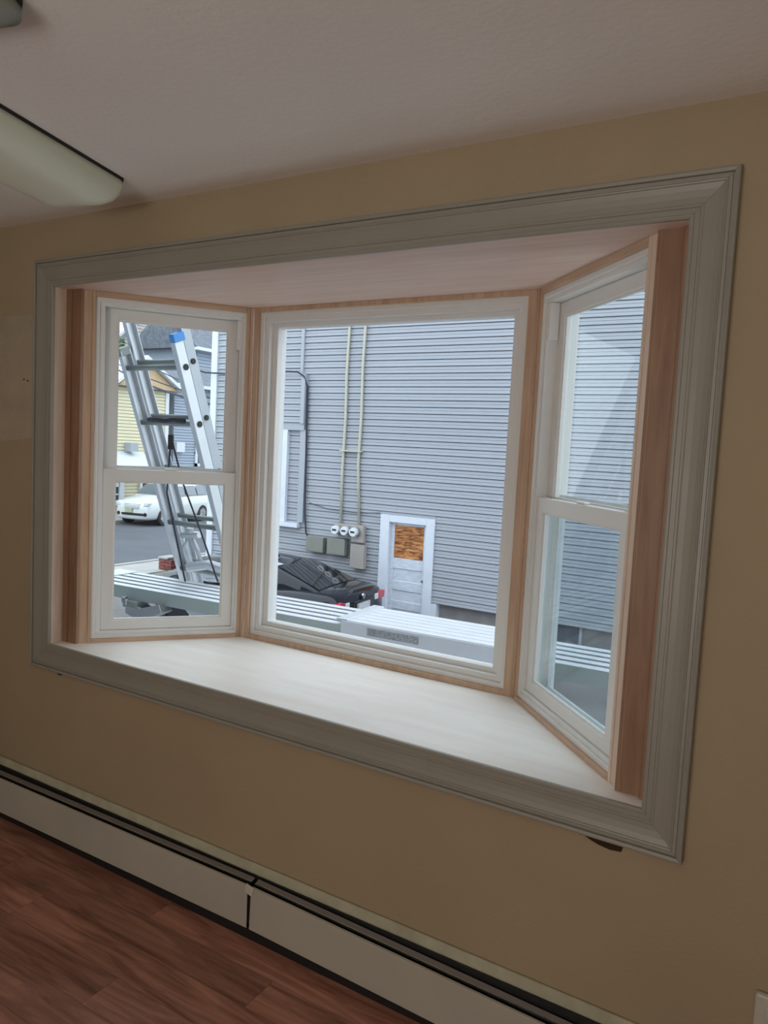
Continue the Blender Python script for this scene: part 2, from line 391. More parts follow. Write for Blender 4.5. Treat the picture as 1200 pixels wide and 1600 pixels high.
# ---- side double-hung windows
def side_unit(name, A, B, room_first, label):
    e, L = unit_origin(name, A, B); st(e, label, 'window')
    X = (lambda c: L - c) if room_first else (lambda c: c)      # c = distance from the outer corner of the bay
    def rng(a, b2):
        p, q = X(a), X(b2); return (min(p, q), max(p, q))
    def ring(c0, c1, z0_, z1_, wc, wr, wb, wt, y0, y1):
        a, b2 = rng(c0, c1)
        if room_first: wl, wrr = wr, wc
        else: wl, wrr = wc, wr
        return MB().ring(a, b2, z0_, z1_, wl, wrr, wb, wt, y0, y1)
    rr = .060
    a, b2 = rng(0, .012); MB().box(a, b2, 0, .09, .0, H).build('corner_post', 'pine', e, bevel=.0015)
    a, b2 = rng(.012, .028); MB().box(a, b2, .007, .09, 0, H).build('wooden_jamb', 'pine', e, bevel=.0015)
    a, b2 = rng(L - .014, L); MB().box(a, b2, -.001, .09, 0, H).build('corner_post', 'pine_light', e, bevel=.0015)
    a, b2 = rng(L - rr + .012, L - .014); MB().box(a, b2, .003, .09, 0, H).build('wooden_jamb', 'pine_light' if not room_first else 'pine', e, bevel=.0015)
    a, b2 = rng(L - rr, L - rr + .012); MB().box(a, b2, .001, .09, 0, H).build('wooden_jamb', 'pine_light' if not room_first else 'pine', e, bevel=.0015)
    a, b2 = rng(.028, L - rr)
    MB().box(a, b2, 0, .09, 0, .016).build('wooden_sill', 'pine_h', e, bevel=.0015)
    MB().box(a, b2, 0, .09, H - .022, H).build('wooden_head', 'pine_h', e, bevel=.0015)
    # white vinyl frame with its track
    fc0, fc1 = .026, L - rr + .001
    ring(fc0, fc1, .014, H - .020, .012, .016, .016, .018, .012, .14).build('window_frame', 'vinyl', e, bevel=.002)
    ring(fc0 + .011, fc1 - .015, .029, H - .037, .0125, .021, .0145, .0145, .022, .135).build('window_track', 'vinyl', e, bevel=.0015)
    ring(fc0 + .011, fc1 - .015, .029, H - .037, .016, .024, .018, .018, .096, .13).build('screen_track', 'vinyl', e, bevel=.0015)
    s0, s1 = .050, L - .096
    # lower sash (inside), upper sash (outside)
    lo = ring(s0, s1, .044, .708, .044, .046, .040, .050, .030, .054).build('lower_sash', 'vinyl', e, bevel=.002)
    a, b2 = rng(s0 + .04, s1 - .04)
    MB().box(a, b2, .046, .050, .080, .662).build('pane', 'glass_side', lo)
    ring(s0 + .043, s1 - .045, .083, .659, .006, .006, .007, .006, .036, .046).build('glazing_bead', 'vinyl', lo)
    up = ring(s0, s1, .668, H - .052, .046, .048, .040, .044, .060, .086).build('upper_sash', 'vinyl', e, bevel=.002)
    MB().box(a, b2, .074, .078, .70, H - .09).build('pane', 'glass_side', up)
    ring(s0 + .045, s1 - .047, .707, H - .095, .006, .006, .006, .007, .066, .074).build('glazing_bead', 'vinyl', up)
    # sash lock, tilt latches, jamb block
    m_ = (s0 + s1) / 2; a, b2 = rng(m_ - .025, m_ + .025)
    lk = MB().box(a, b2, .034, .056, .708, .716).build('sash_lock', 'vinyl', lo, bevel=.003)
    for c in (s0 + .012, s1 - .04):
        a, b2 = rng(c, c + .028); MB().box(a, b2, .036, .050, .708, .7105).build('tilt_latch', 'vinyl', lo, bevel=.001)
    a, b2 = rng(.044, .062); MB().box(a, b2, .024, .058, H - .175, H - .052).build('jamb_block', 'vinyl', e, bevel=.002)
    # half screen outside
    ring(s0 - .002, s1 + .002, .040, .72, .02, .02, .02, .02, .104, .112).build('screen_frame', 'vinyl_out', e)
    a, b2 = rng(s0 + .015, s1 - .015)
    if not room_first: MB().box(a, b2, .1075, .1085, .058, .70).build('insect_screen', 'screen', e)
    return e


side_unit('window_1', (SF, E_), (AL, D), True, 'white double-hung sash window on the left angle of the bay')
side_unit('window_3', (W - AR, D), (W - SF, E_), False, 'white double-hung sash window on the right angle of the bay')

# ---- baseboard heater
ht = tag(empty('baseboard_heater', (1.126, 0, 0)), 'long white baseboard heater with dark slot under the bay window', 'heater')
def hx(x): return x - 1.126
MB().box(hx(XL + .05), hx(XR - .05), -.018, -.013, .03, .200).build('back_panel', 'black', ht)
MB().box(hx(XL + .05), hx(XR - .05), -.058, -.021, .06, .150).build('heating_fins', 'black', ht)
for (xa, xb, tl) in ((XL + .05, 1.120, .010), (1.130, XR - .05, -.020)):
    cv = MB().prism([(-.065, .047), (-.0625, .045), (-.0625, .184), (-.056, .186), (-.056, .190), (-.065, .190)], hx(xa), hx(xb), 'x').build('front_cover', 'heater', ht, bevel=.001)
    dm = MB().prism([(-.027, .200), (-.043, .194), (-.043, .190), (-.027, .196)], hx(xa) + .0, hx(xb), 'x').build('damper_vane', 'steel', ht)
    lp_ = MB().prism([(-.0465, .1955), (-.0465, .1890), (-.0435, .1890), (-.0435, .1955)], hx(xa), hx(xb), 'x').build('vane_edge', 'chrome', ht)
    for q in (cv, dm, lp_): q.rotation_euler = (0, -math.atan(tl), 0)
cl = MB().obox((0.0035, -.0675, .181), (.016, 0, -.004), (0, .0018, 0), (.004, 0, .015)).build('joint_clip', 'tape', ht, bevel=.001)
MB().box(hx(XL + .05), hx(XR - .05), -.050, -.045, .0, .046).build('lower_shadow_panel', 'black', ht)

# ---- outlet
ol = tag(empty('wall_outlet', (2.622, 0, .372)), 'cream wall outlet with dark plug beside the heater at lower right', 'outlet')
MB().box(-.038, .038, -.018, -.0005, -.062, .062).build('outlet_box', 'plastic', ol, bevel=.006)
MB().box(-.016, .016, -.021, -.018, .010, .038).build('socket', 'plastic', ol, bevel=.004)
MB().tube([(.004, -.018, -.02), (.004, -.045, -.02)], .017, 14).build('plug', 'rubber', ol, bevel=.003)


# ---- ceiling fixtures
def cloud_light(name, loc, rz, length, width, height, mat, label, power=False):
    t = tag(empty(name, loc, rz), label, 'ceiling light')
    # local: end at y=0, runs toward -y, centred on x ; z down from 0
    MB().prism([(-width / 2 - .001, -length), (width / 2 + .001, -length), (width / 2 + .001, -.03), (width / 2 - .03, .001), (-width / 2 + .03, .001), (-width / 2 - .001, -.03)], -.010, 0, 'z').build('shadow_gap_pan', 'black', t)  # pan coloured black to draw the shadow gap above the lens
    def rr(w, y0_, y1_, r, n=6):
        pts = []
        for cx_, cy_, a0 in ((w / 2 - r, y1_ - r, 0), (-w / 2 + r, y1_ - r, 90), (-w / 2 + r, y0_ + r, 180), (w / 2 - r, y0_ + r, 270)):
            for k_ in range(n + 1):
                a_ = R(a0 + 90 * k_ / n); pts.append((cx_ + r * math.cos(a_), cy_ + r * math.sin(a_)))
        return pts
    rings = []
    for (ins, z) in ((0, -.0105), (0, -.030), (.006, height * -.5), (.020, height * -.74), (.045, height * -.91), (.085, -height), (.125, -height * 1.02)):
        rings.append([(x, y, z) for x, y in rr(width - 2 * ins, -length + ins, -ins, max(.012, .05 - ins * .3))])
    n = len(rings[0]); vs = [p for r_ in rings for p in r_]; fs = []
    for i in range(len(rings) - 1):
        fs += [(i * n + k_, i * n + (k_ + 1) % n, (i + 1) * n + (k_ + 1) % n, (i + 1) * n + k_) for k_ in range(n)]
    fs += [tuple((len(rings) - 1) * n + k_ for k_ in range(n)), tuple(range(n))[::-1]]
    MB().add(vs, fs).build('acrylic_lens', mat, t, smooth=True)
    return t


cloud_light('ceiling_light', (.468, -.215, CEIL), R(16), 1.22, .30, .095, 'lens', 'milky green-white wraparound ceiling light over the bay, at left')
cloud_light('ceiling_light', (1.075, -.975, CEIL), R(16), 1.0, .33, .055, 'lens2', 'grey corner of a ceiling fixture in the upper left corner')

# ================================================================== OUTSIDE
G = -1.75
gr = MB().box(-60, 30, 1.5, 60, G - .3, G - .02).build('trim_15', 'yard'); gr.name = 'ground'
st(gr, 'worn grey ground of the alley between the houses', 'ground')
tag(MB().box(-21.0, -13.1, -10, 60, G - .019, G).build('street', 'asphalt'), 'blue-grey asphalt street left of the houses', 'street', kind='structure')
o = empty('sidewalk', (-12.2, 0, G)); tag(o, 'pale concrete sidewalk along the near side of the street', 'sidewalk', kind='structure')
for i in range(14):
    MB().box(-.65, .65, .004, 1.496, -.02, .06).build('sidewalk_slab', 'walk', o, loc=(0, 2 + i * 1.5, 0))
MB().box(-.83, -.66, 0, 24, -.02, .08).build('curb', 'walk', o)
o = empty('sidewalk', (-21.8, 0, G)); tag(o, 'concrete sidewalk on the far side of the street', 'sidewalk', kind='structure')
for i in range(16):
    MB().box(-.8, .7, .004, 1.496, -.02, .08).build('sidewalk_slab', 'walk', o, loc=(0, 8 + i * 1.5, 0))

# our own house skin so that the outside is closed
st(MB().box(-6, 0 - .06, .051, .10, -1.75, 6).build('trim_16', 'siding').__class__ and bpy.data.objects['trim_16'], 'outer wall face of this house left of the bay', 'wall')
st(MB().box(W + .06, 8, .051, .10, -1.75, 6).build('trim_17', 'siding'), 'outer wall face of this house right of the bay', 'wall')
st(MB().box(-.06, W + .06, .051, .10, -1.75, ZS - .21).build('trim_18', 'siding'), 'outer wall face of this house below the bay', 'wall')
st(MB().box(-.06, W + .06, .051, .10, ZT + .23, 6).build('trim_19', 'siding'), 'outer wall face of this house above the bay', 'wall')

# ---- neighbour's house
NY = 10.0; PIT = .1195; ZB0 = -1.07
nb = tag(empty('siding_house', (-3, NY, G)), 'big house with grey horizontal vinyl siding across the alley', 'house')
def nx(x): return x + 3.0
def nz(z): return z - G
MB().box(nx(-8.8), nx(4.0), .14, 9, nz(-1.0), nz(7.6)).build('wall_core', 'siding_gap_shade', nb)
MB().box(nx(-8.7), nx(-4.31), .031, .139, nz(-1.0), nz(.5)).box(nx(-3.51), nx(4.0), .031, .139, nz(-1.0), nz(.5)).box(nx(-8.7), nx(4.0), .031, .139, nz(.5), nz(7.5)).build('shadow_backing', 'siding_gap_shade', nb)
cmesh = {}
def course(xa, xb, z, y=0.0, name='siding_course', lip=.020):
    key = (round(xa, 3), round(xb, 3), round(y, 3))
    if key not in cmesh:
        p = PIT
        mb = MB().prism([(.031, .0), (-lip + y, .0), (-lip + y, .010), (-lip * .55 + y, p * .45), (-lip * .85 + y, p * .52), (-.001 + y, p - .010), (.031, p - .010)], nx(xa), nx(xb), 'x')
        me = mb.mesh(name); me.materials.append(M['siding']); cmesh[key] = me
    return link(name, cmesh[key], nb, loc=(0, 0, nz(z)))
i = 0; z = ZB0
while z < 7.4:
    if z < .40:
        course(-8.72, -4.48, z); course(-3.36, 4.0, z)
    elif z < .44: course(-8.72, 4.0, z)
    else: course(-8.72, 4.0, z)
    z += PIT; i += 1
MB().box(nx(-8.6), nx(4.0), .10, .3, nz(G), nz(-1.07)).build('foundation', 'concrete', nb)
MB().box(nx(-8.82), nx(-8.66), -.05, .12, nz(G), nz(7.6)).build('corner_post', 'door_trim', nb, bevel=.005)
MB().box(nx(-1.08), nx(-.69), .045, .10, nz(-1.34), nz(-1.11)).build('basement_window', 'pane', nb)
MB().box(nx(-.69), nx(-.65), .03, .10, nz(-1.5), nz(-1.08)).build('basement_window_post', 'siding_post', nb)
MB().box(nx(-3.36), nx(-3.25), -.03, .10, nz(-1.72), nz(-1.08)).build('door_base_block', 'door_trim', nb)
# upper bump with corner post, small lower window beside it
MB().box(nx(-7.5), nx(-6.30), -.08, .02, nz(2.05), nz(2.96)).build('wall_bump', 'siding_gap_shade', nb)
zz = 2.05
while zz < 2.9:
    course(-7.5, -6.36, zz, y=-.085); zz += PIT
MB().box(nx(-6.38), nx(-6.29), -.12, -.0, nz(2.03), nz(2.98)).build('corner_post', 'siding_post', nb)
MB().box(nx(-6.47), nx(-6.40), -.05, .0, nz(2.98), nz(7.4)).build('corner_post', 'siding_post', nb)
MB().box(nx(-7.5), nx(-6.30), -.08, .0, nz(1.9), nz(2.04)).build('window_head_panel', 'siding_post', nb)
MB().box(nx(-6.40), nx(-6.26), -.06, .0, nz(.10), nz(1.92)).build('window_side_post', 'siding_post', nb)
wf = MB().ring(nx(-7.6), nx(-6.69), nz(.08), nz(1.9), .16, .16, .1, .1, -.09, -.0).build('window_casing', 'door_trim', nb)
MB().box(nx(-7.5), nx(-6.8), -.06, -.05, nz(.15), nz(1.85)).build('pane', 'pane', wf)
MB().box(nx(-7.7), nx(-6.34), -.13, .0, nz(-.01), nz(.075)).build('window_sill', 'door_trim', nb, bevel=.004)
# basement door
dc = MB().add([], [])
dc.box(nx(-4.48), nx(-4.29), -.05, .05, nz(-1.72), nz(.42)).box(nx(-3.53), nx(-3.36), -.05, .05, nz(-1.72), nz(.42)).box(nx(-4.29), nx(-3.53), -.05, .05, nz(.30), nz(.42))
dc.build('door_casing', 'door_trim', nb, bevel=.004)
MB().box(nx(-4.48), nx(-3.36), -.018, .03, nz(.42), nz(.474)).build('siding_course', 'siding', nb)
dl = MB().box(nx(-4.29), nx(-3.53), .05, .09, nz(-1.71), nz(.30)).build('door_leaf', 'door', nb)
db = MB().box(nx(-4.29), nx(-4.21), .03, .06, nz(-1.71), nz(.30)).box(nx(-3.60), nx(-3.53), .03, .06, nz(-1.71), nz(.30)).box(nx(-4.21), nx(-3.60), .03, .06, nz(.25), nz(.30))
for (za, zb) in ((-.55, -.36), (-.95, -.78), (-1.30, -1.15), (-1.71, -1.55)): db.box(nx(-4.21), nx(-3.60), .035, .06, nz(za), nz(zb))
db.build('door_rails', 'door', dl, bevel=.004)
MB().box(nx(-4.205), nx(-3.605), .042, .058, nz(-.355), nz(.245)).build('plywood_sheet', 'plywood', dl)
MB().tube([(nx(-3.565), .03, nz(-.72)), (nx(-3.565), -.03, nz(-.72))], .025, 10).build('door_knob', 'steel', dl)

# utility gear on the wall
def util(name, x0, x1, z0, z1, dep, mat, label, cat, group=None, y=-.022):
    t = tag(empty(name, ((x0 + x1) / 2, NY + y, z0)), label, cat, group); w = (x1 - x0) / 2
    MB().box(-w, w, -dep, 0, 0, z1 - z0).build('case', mat, t, bevel=.008)
    MB().box(-w - .012, w + .012, -dep - .012, -dep + .002, .01, z1 - z0 + .012).build('cover', mat, t, bevel=.004)
    return t
util('utility_box', -6.06, -5.68, -.43, -.14, .14, 'greybox', 'grey utility box on siding, the left one of two', 'utility box', 'grey utility boxes on the siding')
util('utility_box', -5.56, -5.18, -.43, -.12, .14, 'greybox', 'grey utility box on siding, the right one of two', 'utility box', 'grey utility boxes on the siding')
util('meter_socket', -5.46, -5.07, -.05, .16, .07, 'meterbox', 'small beige meter socket behind the left two round meters', 'meter box')
util('meter_socket', -5.04, -4.80, -.15, .17, .10, 'meterbox', 'beige meter socket behind the rightmost round meter', 'meter box')
util('breaker_box', -5.04, -4.76, -.64, -.19, .11, 'meterbox', 'tall beige breaker box under the rightmost meter', 'electrical box')
for x, wh, dd in ((-5.38, 'leftmost', .10), (-5.17, 'middle', .10), (-4.95, 'rightmost', .13)):
    t = tag(empty('electric_meter', (x, NY - .022 - dd, .05)), 'round glass electric meter on grey siding, the %s of three' % wh, 'electric meter', 'round electric meters on the siding')
    MB().tube([(0, .03, 0), (0, -.02, 0)], .098, 20).build('meter_ring', 'steel', t)
    MB().tube([(0, -.02, 0), (0, -.09, 0), (0, -.105, 0)], .082, 20).build('meter_glass', 'clear', t, bevel=.01)
    MB().box(-.045, .045, -.110, -.105, -.012, .022).build('meter_dial', 'black', t)
for k_, (pts, lab) in enumerate((([(-5.35, 5.4), (-5.35, 3.9), (-5.37, 3.0), (-5.35, 2.2), (-5.37, 1.2), (-5.36, .15)], 'cream conduit running down the siding to the left meters'),
                                 ([(-5.0, 5.4), (-5.0, 3.9), (-5.02, 3.1), (-5.0, 2.2), (-5.02, 1.3), (-4.94, .16)], 'cream conduit running down the siding to the rightmost meter'))):
    t = tag(empty('conduit', (pts[-1][0], NY, pts[-1][1])), lab, 'conduit', 'cream conduits on the siding')
    MB().tube([(x - pts[-1][0], -.055, zz - pts[-1][1]) for x, zz in pts], .026, 8).build('pipe', 'conduit', t, smooth=True)
    for zz in (1.55, .9)[k_:1 + k_] if k_ == 0 else (1.55,):
        MB().box(-.07 if k_ == 0 else -.30, .07, -.095, -.02, zz - pts[-1][1] - .012, zz - pts[-1][1] + .012).build('strap', 'conduit', t, loc=(0 if k_ == 0 else -.08, -.001 * k_, 0))
cb = [(-9.6, 9.5, 3.25), (-8.9, 9.85, 3.03), (-8.0, 9.84, 2.98), (-7.2, 9.84, 2.98), (-6.7, 9.84, 3.03), (-6.45, 9.85, 3.02), (-6.31, 9.88, 2.93), (-6.27, 9.94, 2.75), (-6.24, 9.94, 1.5), (-6.21, 9.94, .3), (-6.16, 9.94, -.1), (-6.08, 9.94, -.2)]
tag(MB().tube(cb, .017, 6).build('utility_cable', 'rope', smooth=True), 'thick black cable bending down the grey siding', 'cable')
tag(MB().tube([(-6.12, 9.955, .50), (-5.7, 9.955, .42), (-5.0, 9.955, .40), (-4.5, 9.955, .44)], .007, 5).build('utility_cable', 'rope', smooth=True), 'thin dark wire sagging across siding above the meters', 'cable')

# ---- black sedan
def loft(secs, closed_ends=True):
    n = len(secs[0]); vs = [p for s_ in secs for p in s_]; fs = []
    for i in range(len(secs) - 1):
        for k_ in range(n): fs.append((i * n + k_, i * n + (k_ + 1) % n, (i + 1) * n + (k_ + 1) % n, (i + 1) * n + k_))
    if closed_ends: fs += [tuple(range(n))[::-1], tuple((len(secs) - 1) * n + k_ for k_ in range(n))]
    return MB().add(vs, fs)


def body_section(x, w, zb, zt, crown=.03):
    # half ring then mirrored
    h = [(0, zb), (w * .88, zb), (w * .985, zb + .10), (w, zb + (zt - zb) * .45), (w * .985, zb + (zt - zb) * .75), (w * .93, zt - .035), (w * .80, zt), (w * .4, zt + crown * .8), (0, zt + crown)]
    return [(x, y, z) for y, z in h] + [(x, -y, z) for y, z in h[-2:0:-1]]


def top_section(x, wb, zb, wt, zt, crown=.02):
    h = [(0, zb), (wb, zb), (wb * .35 + wt * .65, zb + (zt - zb) * .70), (wt, zt - .01), (wt * .8, zt + crown * .4), (0, zt + crown)]
    return [(x, y, z) for y, z in h] + [(x, -y, z) for y, z in h[-2:0:-1]]


def wheel(t, x, y, r=.32, w=.11):
    s = 1 if y > 0 else -1
    tb = MB().tube([(0, -w, 0), (0, w, 0)], r, 24).build('wheel', 'rubber', t, bevel=.02, loc=(x, y, r))
    MB().tube([(0, s * (w - .02), 0), (0, s * (w + .005), 0)], r * .62, 20).build('rim', 'chrome', tb)
    for a in range(5):
        ang = a * 2 * math.pi / 5
        c = Vector((math.cos(ang), 0, math.sin(ang)))
        MB().obox(c * r * .3 + Vector((0, s * (w + .008), 0)), c * r * .27, (0, .008, 0), Vector((-c.z, 0, c.x)) * .03).build('spoke', 'chrome', tb)


def quad_plate(corners, off, thick=.006):
    """thin slab over four corner points pushed along its normal"""
    c = [Vector(p) for p in corners]; n = (c[1] - c[0]).cross(c[3] - c[0]).normalized()
    vs = [p + n * off for p in c] + [p + n * (off - thick) for p in c]; m_ = len(c)
    return MB().add(vs, [tuple(range(m_)), tuple(range(m_, 2 * m_))[::-1]] + [(i, (i + 1) % m_, m_ + (i + 1) % m_, m_ + i) for i in range(m_)])


def sedan():
    t = tag(empty('sedan_car', (-3.86, 8.45, G), R(185.5)), 'shiny black sedan parked against the grey siding, rear toward the door', 'car')
    st_ = [(-.02, .80, .32, .86), (.02, .86, .25, .98), (.10, .88, .24, 1.055), (.35, .90, .22, 1.075), (.85, .91, .20, 1.07), (1.6, .915, .20, 1.0), (2.6, .915, .20, .98), (3.4, .91, .20, .98), (3.9, .90, .22, .92), (4.35, .86, .24, .82), (4.6, .76, .30, .66)]
    loft([body_section(*s_) for s_ in st_]).build('car_body', 'carblack', t, smooth=True, subsurf=1)
    gh = [(.38, .74, .96, .72, 1.06), (.8, .76, .96, .67, 1.20), (1.25, .79, .96, .62, 1.345), (1.75, .80, .95, .59, 1.40), (2.3, .80, .95, .58, 1.42), (2.75, .80, .95, .59, 1.38), (3.1, .79, .93, .64, 1.23), (3.55, .76, .92, .70, 1.0)]
    loft([top_section(*s_) for s_ in gh]).build('car_roof', 'carblack', t, smooth=True)
    # rear glass follows the roof loft
    def rg(x): 
        for a, b2 in zip(gh, gh[1:]):
            if a[0] <= x <= b2[0]:
                f = (x - a[0]) / (b2[0] - a[0]); return a[3] + (b2[3] - a[3]) * f, a[4] + (b2[4] - a[4]) * f
    def strip(xs, ins, name, mat, lift=.012):
        vs = []; fs = []
        for x in xs:
            w_, z_ = rg(x)
            for u in (-1, -.5, 0, .5, 1):
                vs.append((x, u * (w_ - ins), z_ + lift + .02 * (1 - u * u)))
        for i in range(len(xs) - 1):
            for k_ in range(4): fs.append((i * 5 + k_, i * 5 + k_ + 1, (i + 1) * 5 + k_ + 1, (i + 1) * 5 + k_))
        return MB().add(vs, fs).build(name, mat, t, smooth=True)
    strip((.44, .7, .95, 1.24), .07, 'rear_window', 'carglass')
    strip((2.85, 3.0, 3.2, 3.48), .05, 'windshield', 'carblue')
    for s_ in (1, -1):
        def P(x, f):
            for a, b2 in zip(gh, gh[1:]):
                if a[0] <= x <= b2[0]:
                    q = (x - a[0]) / (b2[0] - a[0]); wb = a[1] + (b2[1] - a[1]) * q; wt = a[3] + (b2[3] - a[3]) * q; zb = a[2] + (b2[2] - a[2]) * q; zt = a[4] + (b2[4] - a[4]) * q
                    break
            w7 = wb * .35 + wt * .65; z7 = zb + (zt - zb) * .7; f = f / .7
            return (x, s_ * (wb + (w7 - wb) * f), zb + (z7 - zb) * f)
        def side(p, nm):
            p = p if s_ < 0 else p[::-1]
            quad_plate(p, .010).build(nm, 'carblue', t)
        side([P(1.15, .12), P(2.02, .12), P(2.02, .68), P(1.5, .66)], 'side_window')
        side([P(2.10, .12), P(3.10, .12), P(2.85, .66), P(2.10, .68)], 'side_window')
        tl = MB().prism([(.58, .80), (.83, .81), (.85, .93), (.72, .955), (.60, .93)], -.022, .10, 'x')
        o_ = tl.build('tail_light', 'red', t, bevel=.012); 
        if s_ < 0: o_.scale = (1, -1, 1)
        o2 = MB().box(-.028, .0, .46, .58, .82, .92).build('reversing_light', 'clear', t, bevel=.01)
        if s_ < 0: o2.scale = (1, -1, 1)
    MB().box(-.062, -.02, -.20, .20, .72, .86).build('license_plate', 'plate', t)
    MB().tube([(-.02, 0, .955), (-.045, 0, .955)], .045, 16).build('round_badge', 'chrome', t)
    MB().box(-.05, .02, -.36, .36, .885, .905).build('trunk_trim', 'carblack', t, bevel=.008)
    MB().prism([(1.62, 1.42), (1.82, 1.425), (1.70, 1.475), (1.64, 1.47)], -.02, .02, 'y').build('roof_fin_antenna', 'carblack', t, bevel=.008)
    quad_plate([(1.30, .50, 1.405), (1.30, .36, 1.41), (1.42, .36, 1.425), (1.42, .50, 1.42)], .02 if False else -.03).build('oval_sticker', 'clear', t)
    for x in (.95, 3.65):
        for y in (.80, -.80): wheel(t, x, y)
    return t


sedan()


# ---- white rounded wagon across the street
def wagon():
    t = tag(empty('white_car', (-20.05, 17.55, G), R(101)), 'white rounded hatchback car parked across the street behind the ladder', 'car')
    st_ = [(0, .62, .30, .70), (.05, .74, .24, .80), (.22, .82, .20, .93), (.6, .85, .20, 1.02), (1.05, .86, .20, 1.08), (1.6, .86, .20, 1.10), (2.6, .86, .20, 1.10), (3.6, .86, .22, 1.10), (4.1, .82, .26, 1.05), (4.28, .72, .32, .9)]
    loft([body_section(*s_, crown=.07) for s_ in st_]).build('car_body', 'carwhite', t, smooth=True, subsurf=1)
    gh = [(1.05, .70, 1.0, .66, 1.08), (1.35, .76, 1.02, .64, 1.34), (1.65, .78, 1.02, .60, 1.52), (2.2, .78, 1.02, .60, 1.58), (3.0, .78, 1.02, .60, 1.56), (3.7, .76, 1.02, .58, 1.46), (4.12, .70, 1.0, .60, 1.05)]
    loft([top_section(*s_) for s_ in gh]).build('car_roof', 'carwhite', t, smooth=True)
    vs = []; fs = []
    for x, w_, z_ in ((1.09, .64, 1.13), (1.35, .60, 1.355), (1.60, .56, 1.51)):
        for u in (-1, -.5, 0, .5, 1): vs.append((x - .01, u * w_, z_ + .02 * (1 - u * u)))
    for i in range(2):
        for k_ in range(4): fs.append((i * 5 + k_, i * 5 + k_ + 1, (i + 1) * 5 + k_ + 1, (i + 1) * 5 + k_))
    MB().add(vs, fs).build('windshield', 'carblue', t, smooth=True)
    for s_ in (1, -1):
        for xa, xb, xc, xd in ((1.5, 2.25, 2.25, 1.75), (2.33, 3.05, 3.05, 2.33), (3.13, 3.85, 3.62, 3.13)):
            p = [(xa, s_ * .80, 1.10), (xb, s_ * .80, 1.10), (xc, s_ * .67, 1.47), (xd, s_ * .67, 1.47)]
            quad_plate(p if s_ < 0 else p[::-1], .012).build('side_window', 'carblue', t)
        hl = MB().prism([(.50, .74), (.72, .78), (.76, .90), (.60, .93), (.52, .86)], .02, .30, 'x').build('headlight', 'clear', t, bevel=.03)
        fl = MB().tube([(.015, .60, .45), (.10, .60, .45)], .075, 16).build('fog_light', 'black', t)
        if s_ < 0: hl.scale = (1, -1, 1); fl.scale = (1, -1, 1)
    for k_, zz in enumerate((.66, .71, .76, .81)):
        MB().box(-.035 + k_ * .022, .12 + k_ * .02, -.33 - k_ * .01, .33 + k_ * .01, zz, zz + .018).build('grille_slat', 'steel', t)
    MB().box(-.03, .12, -.62, .45, .40, .49).build('bumper_opening', 'black', t, bevel=.02)
    MB().box(-.05, -.02, -.05, .26, .50, .66).build('license_plate', 'plateg', t)
    for x in (.82, 3.45):
        for y in (.76, -.76): wheel(t, x, y, .33)
    return t


w_ = wagon()


# ---- ladder
TH = .363; ct, sn = math.cos(TH), math.sin(TH)
lad = tag(empty('extension_ladder', (-.461, 1.2258, 1.1225)), 'aluminium extension ladder leaning outside the left sash window', 'ladder')
upv = Vector((0, -sn, ct)); ov = Vector((0, ct, sn)); xv = Vector((1, 0, 0))
def rail(side, w, o0, o1, k0, k1, name, mat, fl=.028):
    """C-channel rail: web facing sideways, two flanges pointing inward... side=-1 left, +1 right"""
    mb = MB(); a = k0 * .305; c = k1 * .305; mid = (a + c) / 2; hl = (c - a) / 2; om = (o0 + o1) / 2; hd = (o1 - o0) / 2
    mb.obox(xv * side * w + upv * mid + ov * om, xv * .0025, ov * hd, upv * hl)
    for oo in (o0, o1):
        mb.obox(xv * side * (w - fl / 2) + upv * mid + ov * oo, xv * fl / 2, ov * .002, upv * hl)
    return mb.build(name, mat, lad)
K0 = -9.3
rail(-1, .232, 0, .062, K0, 3.32, 'base_rail', 'alu'); rail(1, .205, 0, .060, K0, 3.52, 'base_rail', 'alu')
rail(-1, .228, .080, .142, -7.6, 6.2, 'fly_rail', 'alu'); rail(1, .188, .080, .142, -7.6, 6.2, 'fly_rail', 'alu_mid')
for k_ in range(-9, 4):
    c = upv * (.305 * k_)
    MB().tube([c + ov * .034 - xv * .231, c + ov * .034 + xv * .212], .015, 10).build('rung', 'alu_dull', lad, smooth=True)
    MB().tube([c + ov * .034 + xv * .206, c + ov * .034 + xv * .2135], .0165, 3 * 4).build('rung_end', 'black', lad)
for k_ in range(-7, 7):
    c = upv * (.305 * k_ + .012)
    MB().tube([c + ov * .108 - xv * .227, c + ov * .108 + xv * .192], .014, 10).build('rung', 'alu_dull', lad, smooth=True)
    MB().tube([c + ov * .108 + xv * .1905, c + ov * .108 + xv * .1975], .015, 12).build('rung_end', 'black', lad)
for s_, xx in ((-1, -.223), (1, .196)):
    MB().obox(upv * ((3.50 if s_ > 0 else 3.3) * .305) + ov * .034 + xv * xx, xv * .018, ov * .038, upv * .022).build('end_cap', 'blue' if s_ > 0 else 'alu_dull', lad, bevel=.003)
    MB().obox(upv * (K0 * .305) + ov * .034 + xv * xx, xv * .03, ov * .05, upv * .03).build('rubber_foot', 'rubber', lad)
def LP(k_, o_=0., x_=0.): return Vector((-.461, 1.2258, 1.1225)) + upv * (.305 * k_) + ov * o_ + xv * x_
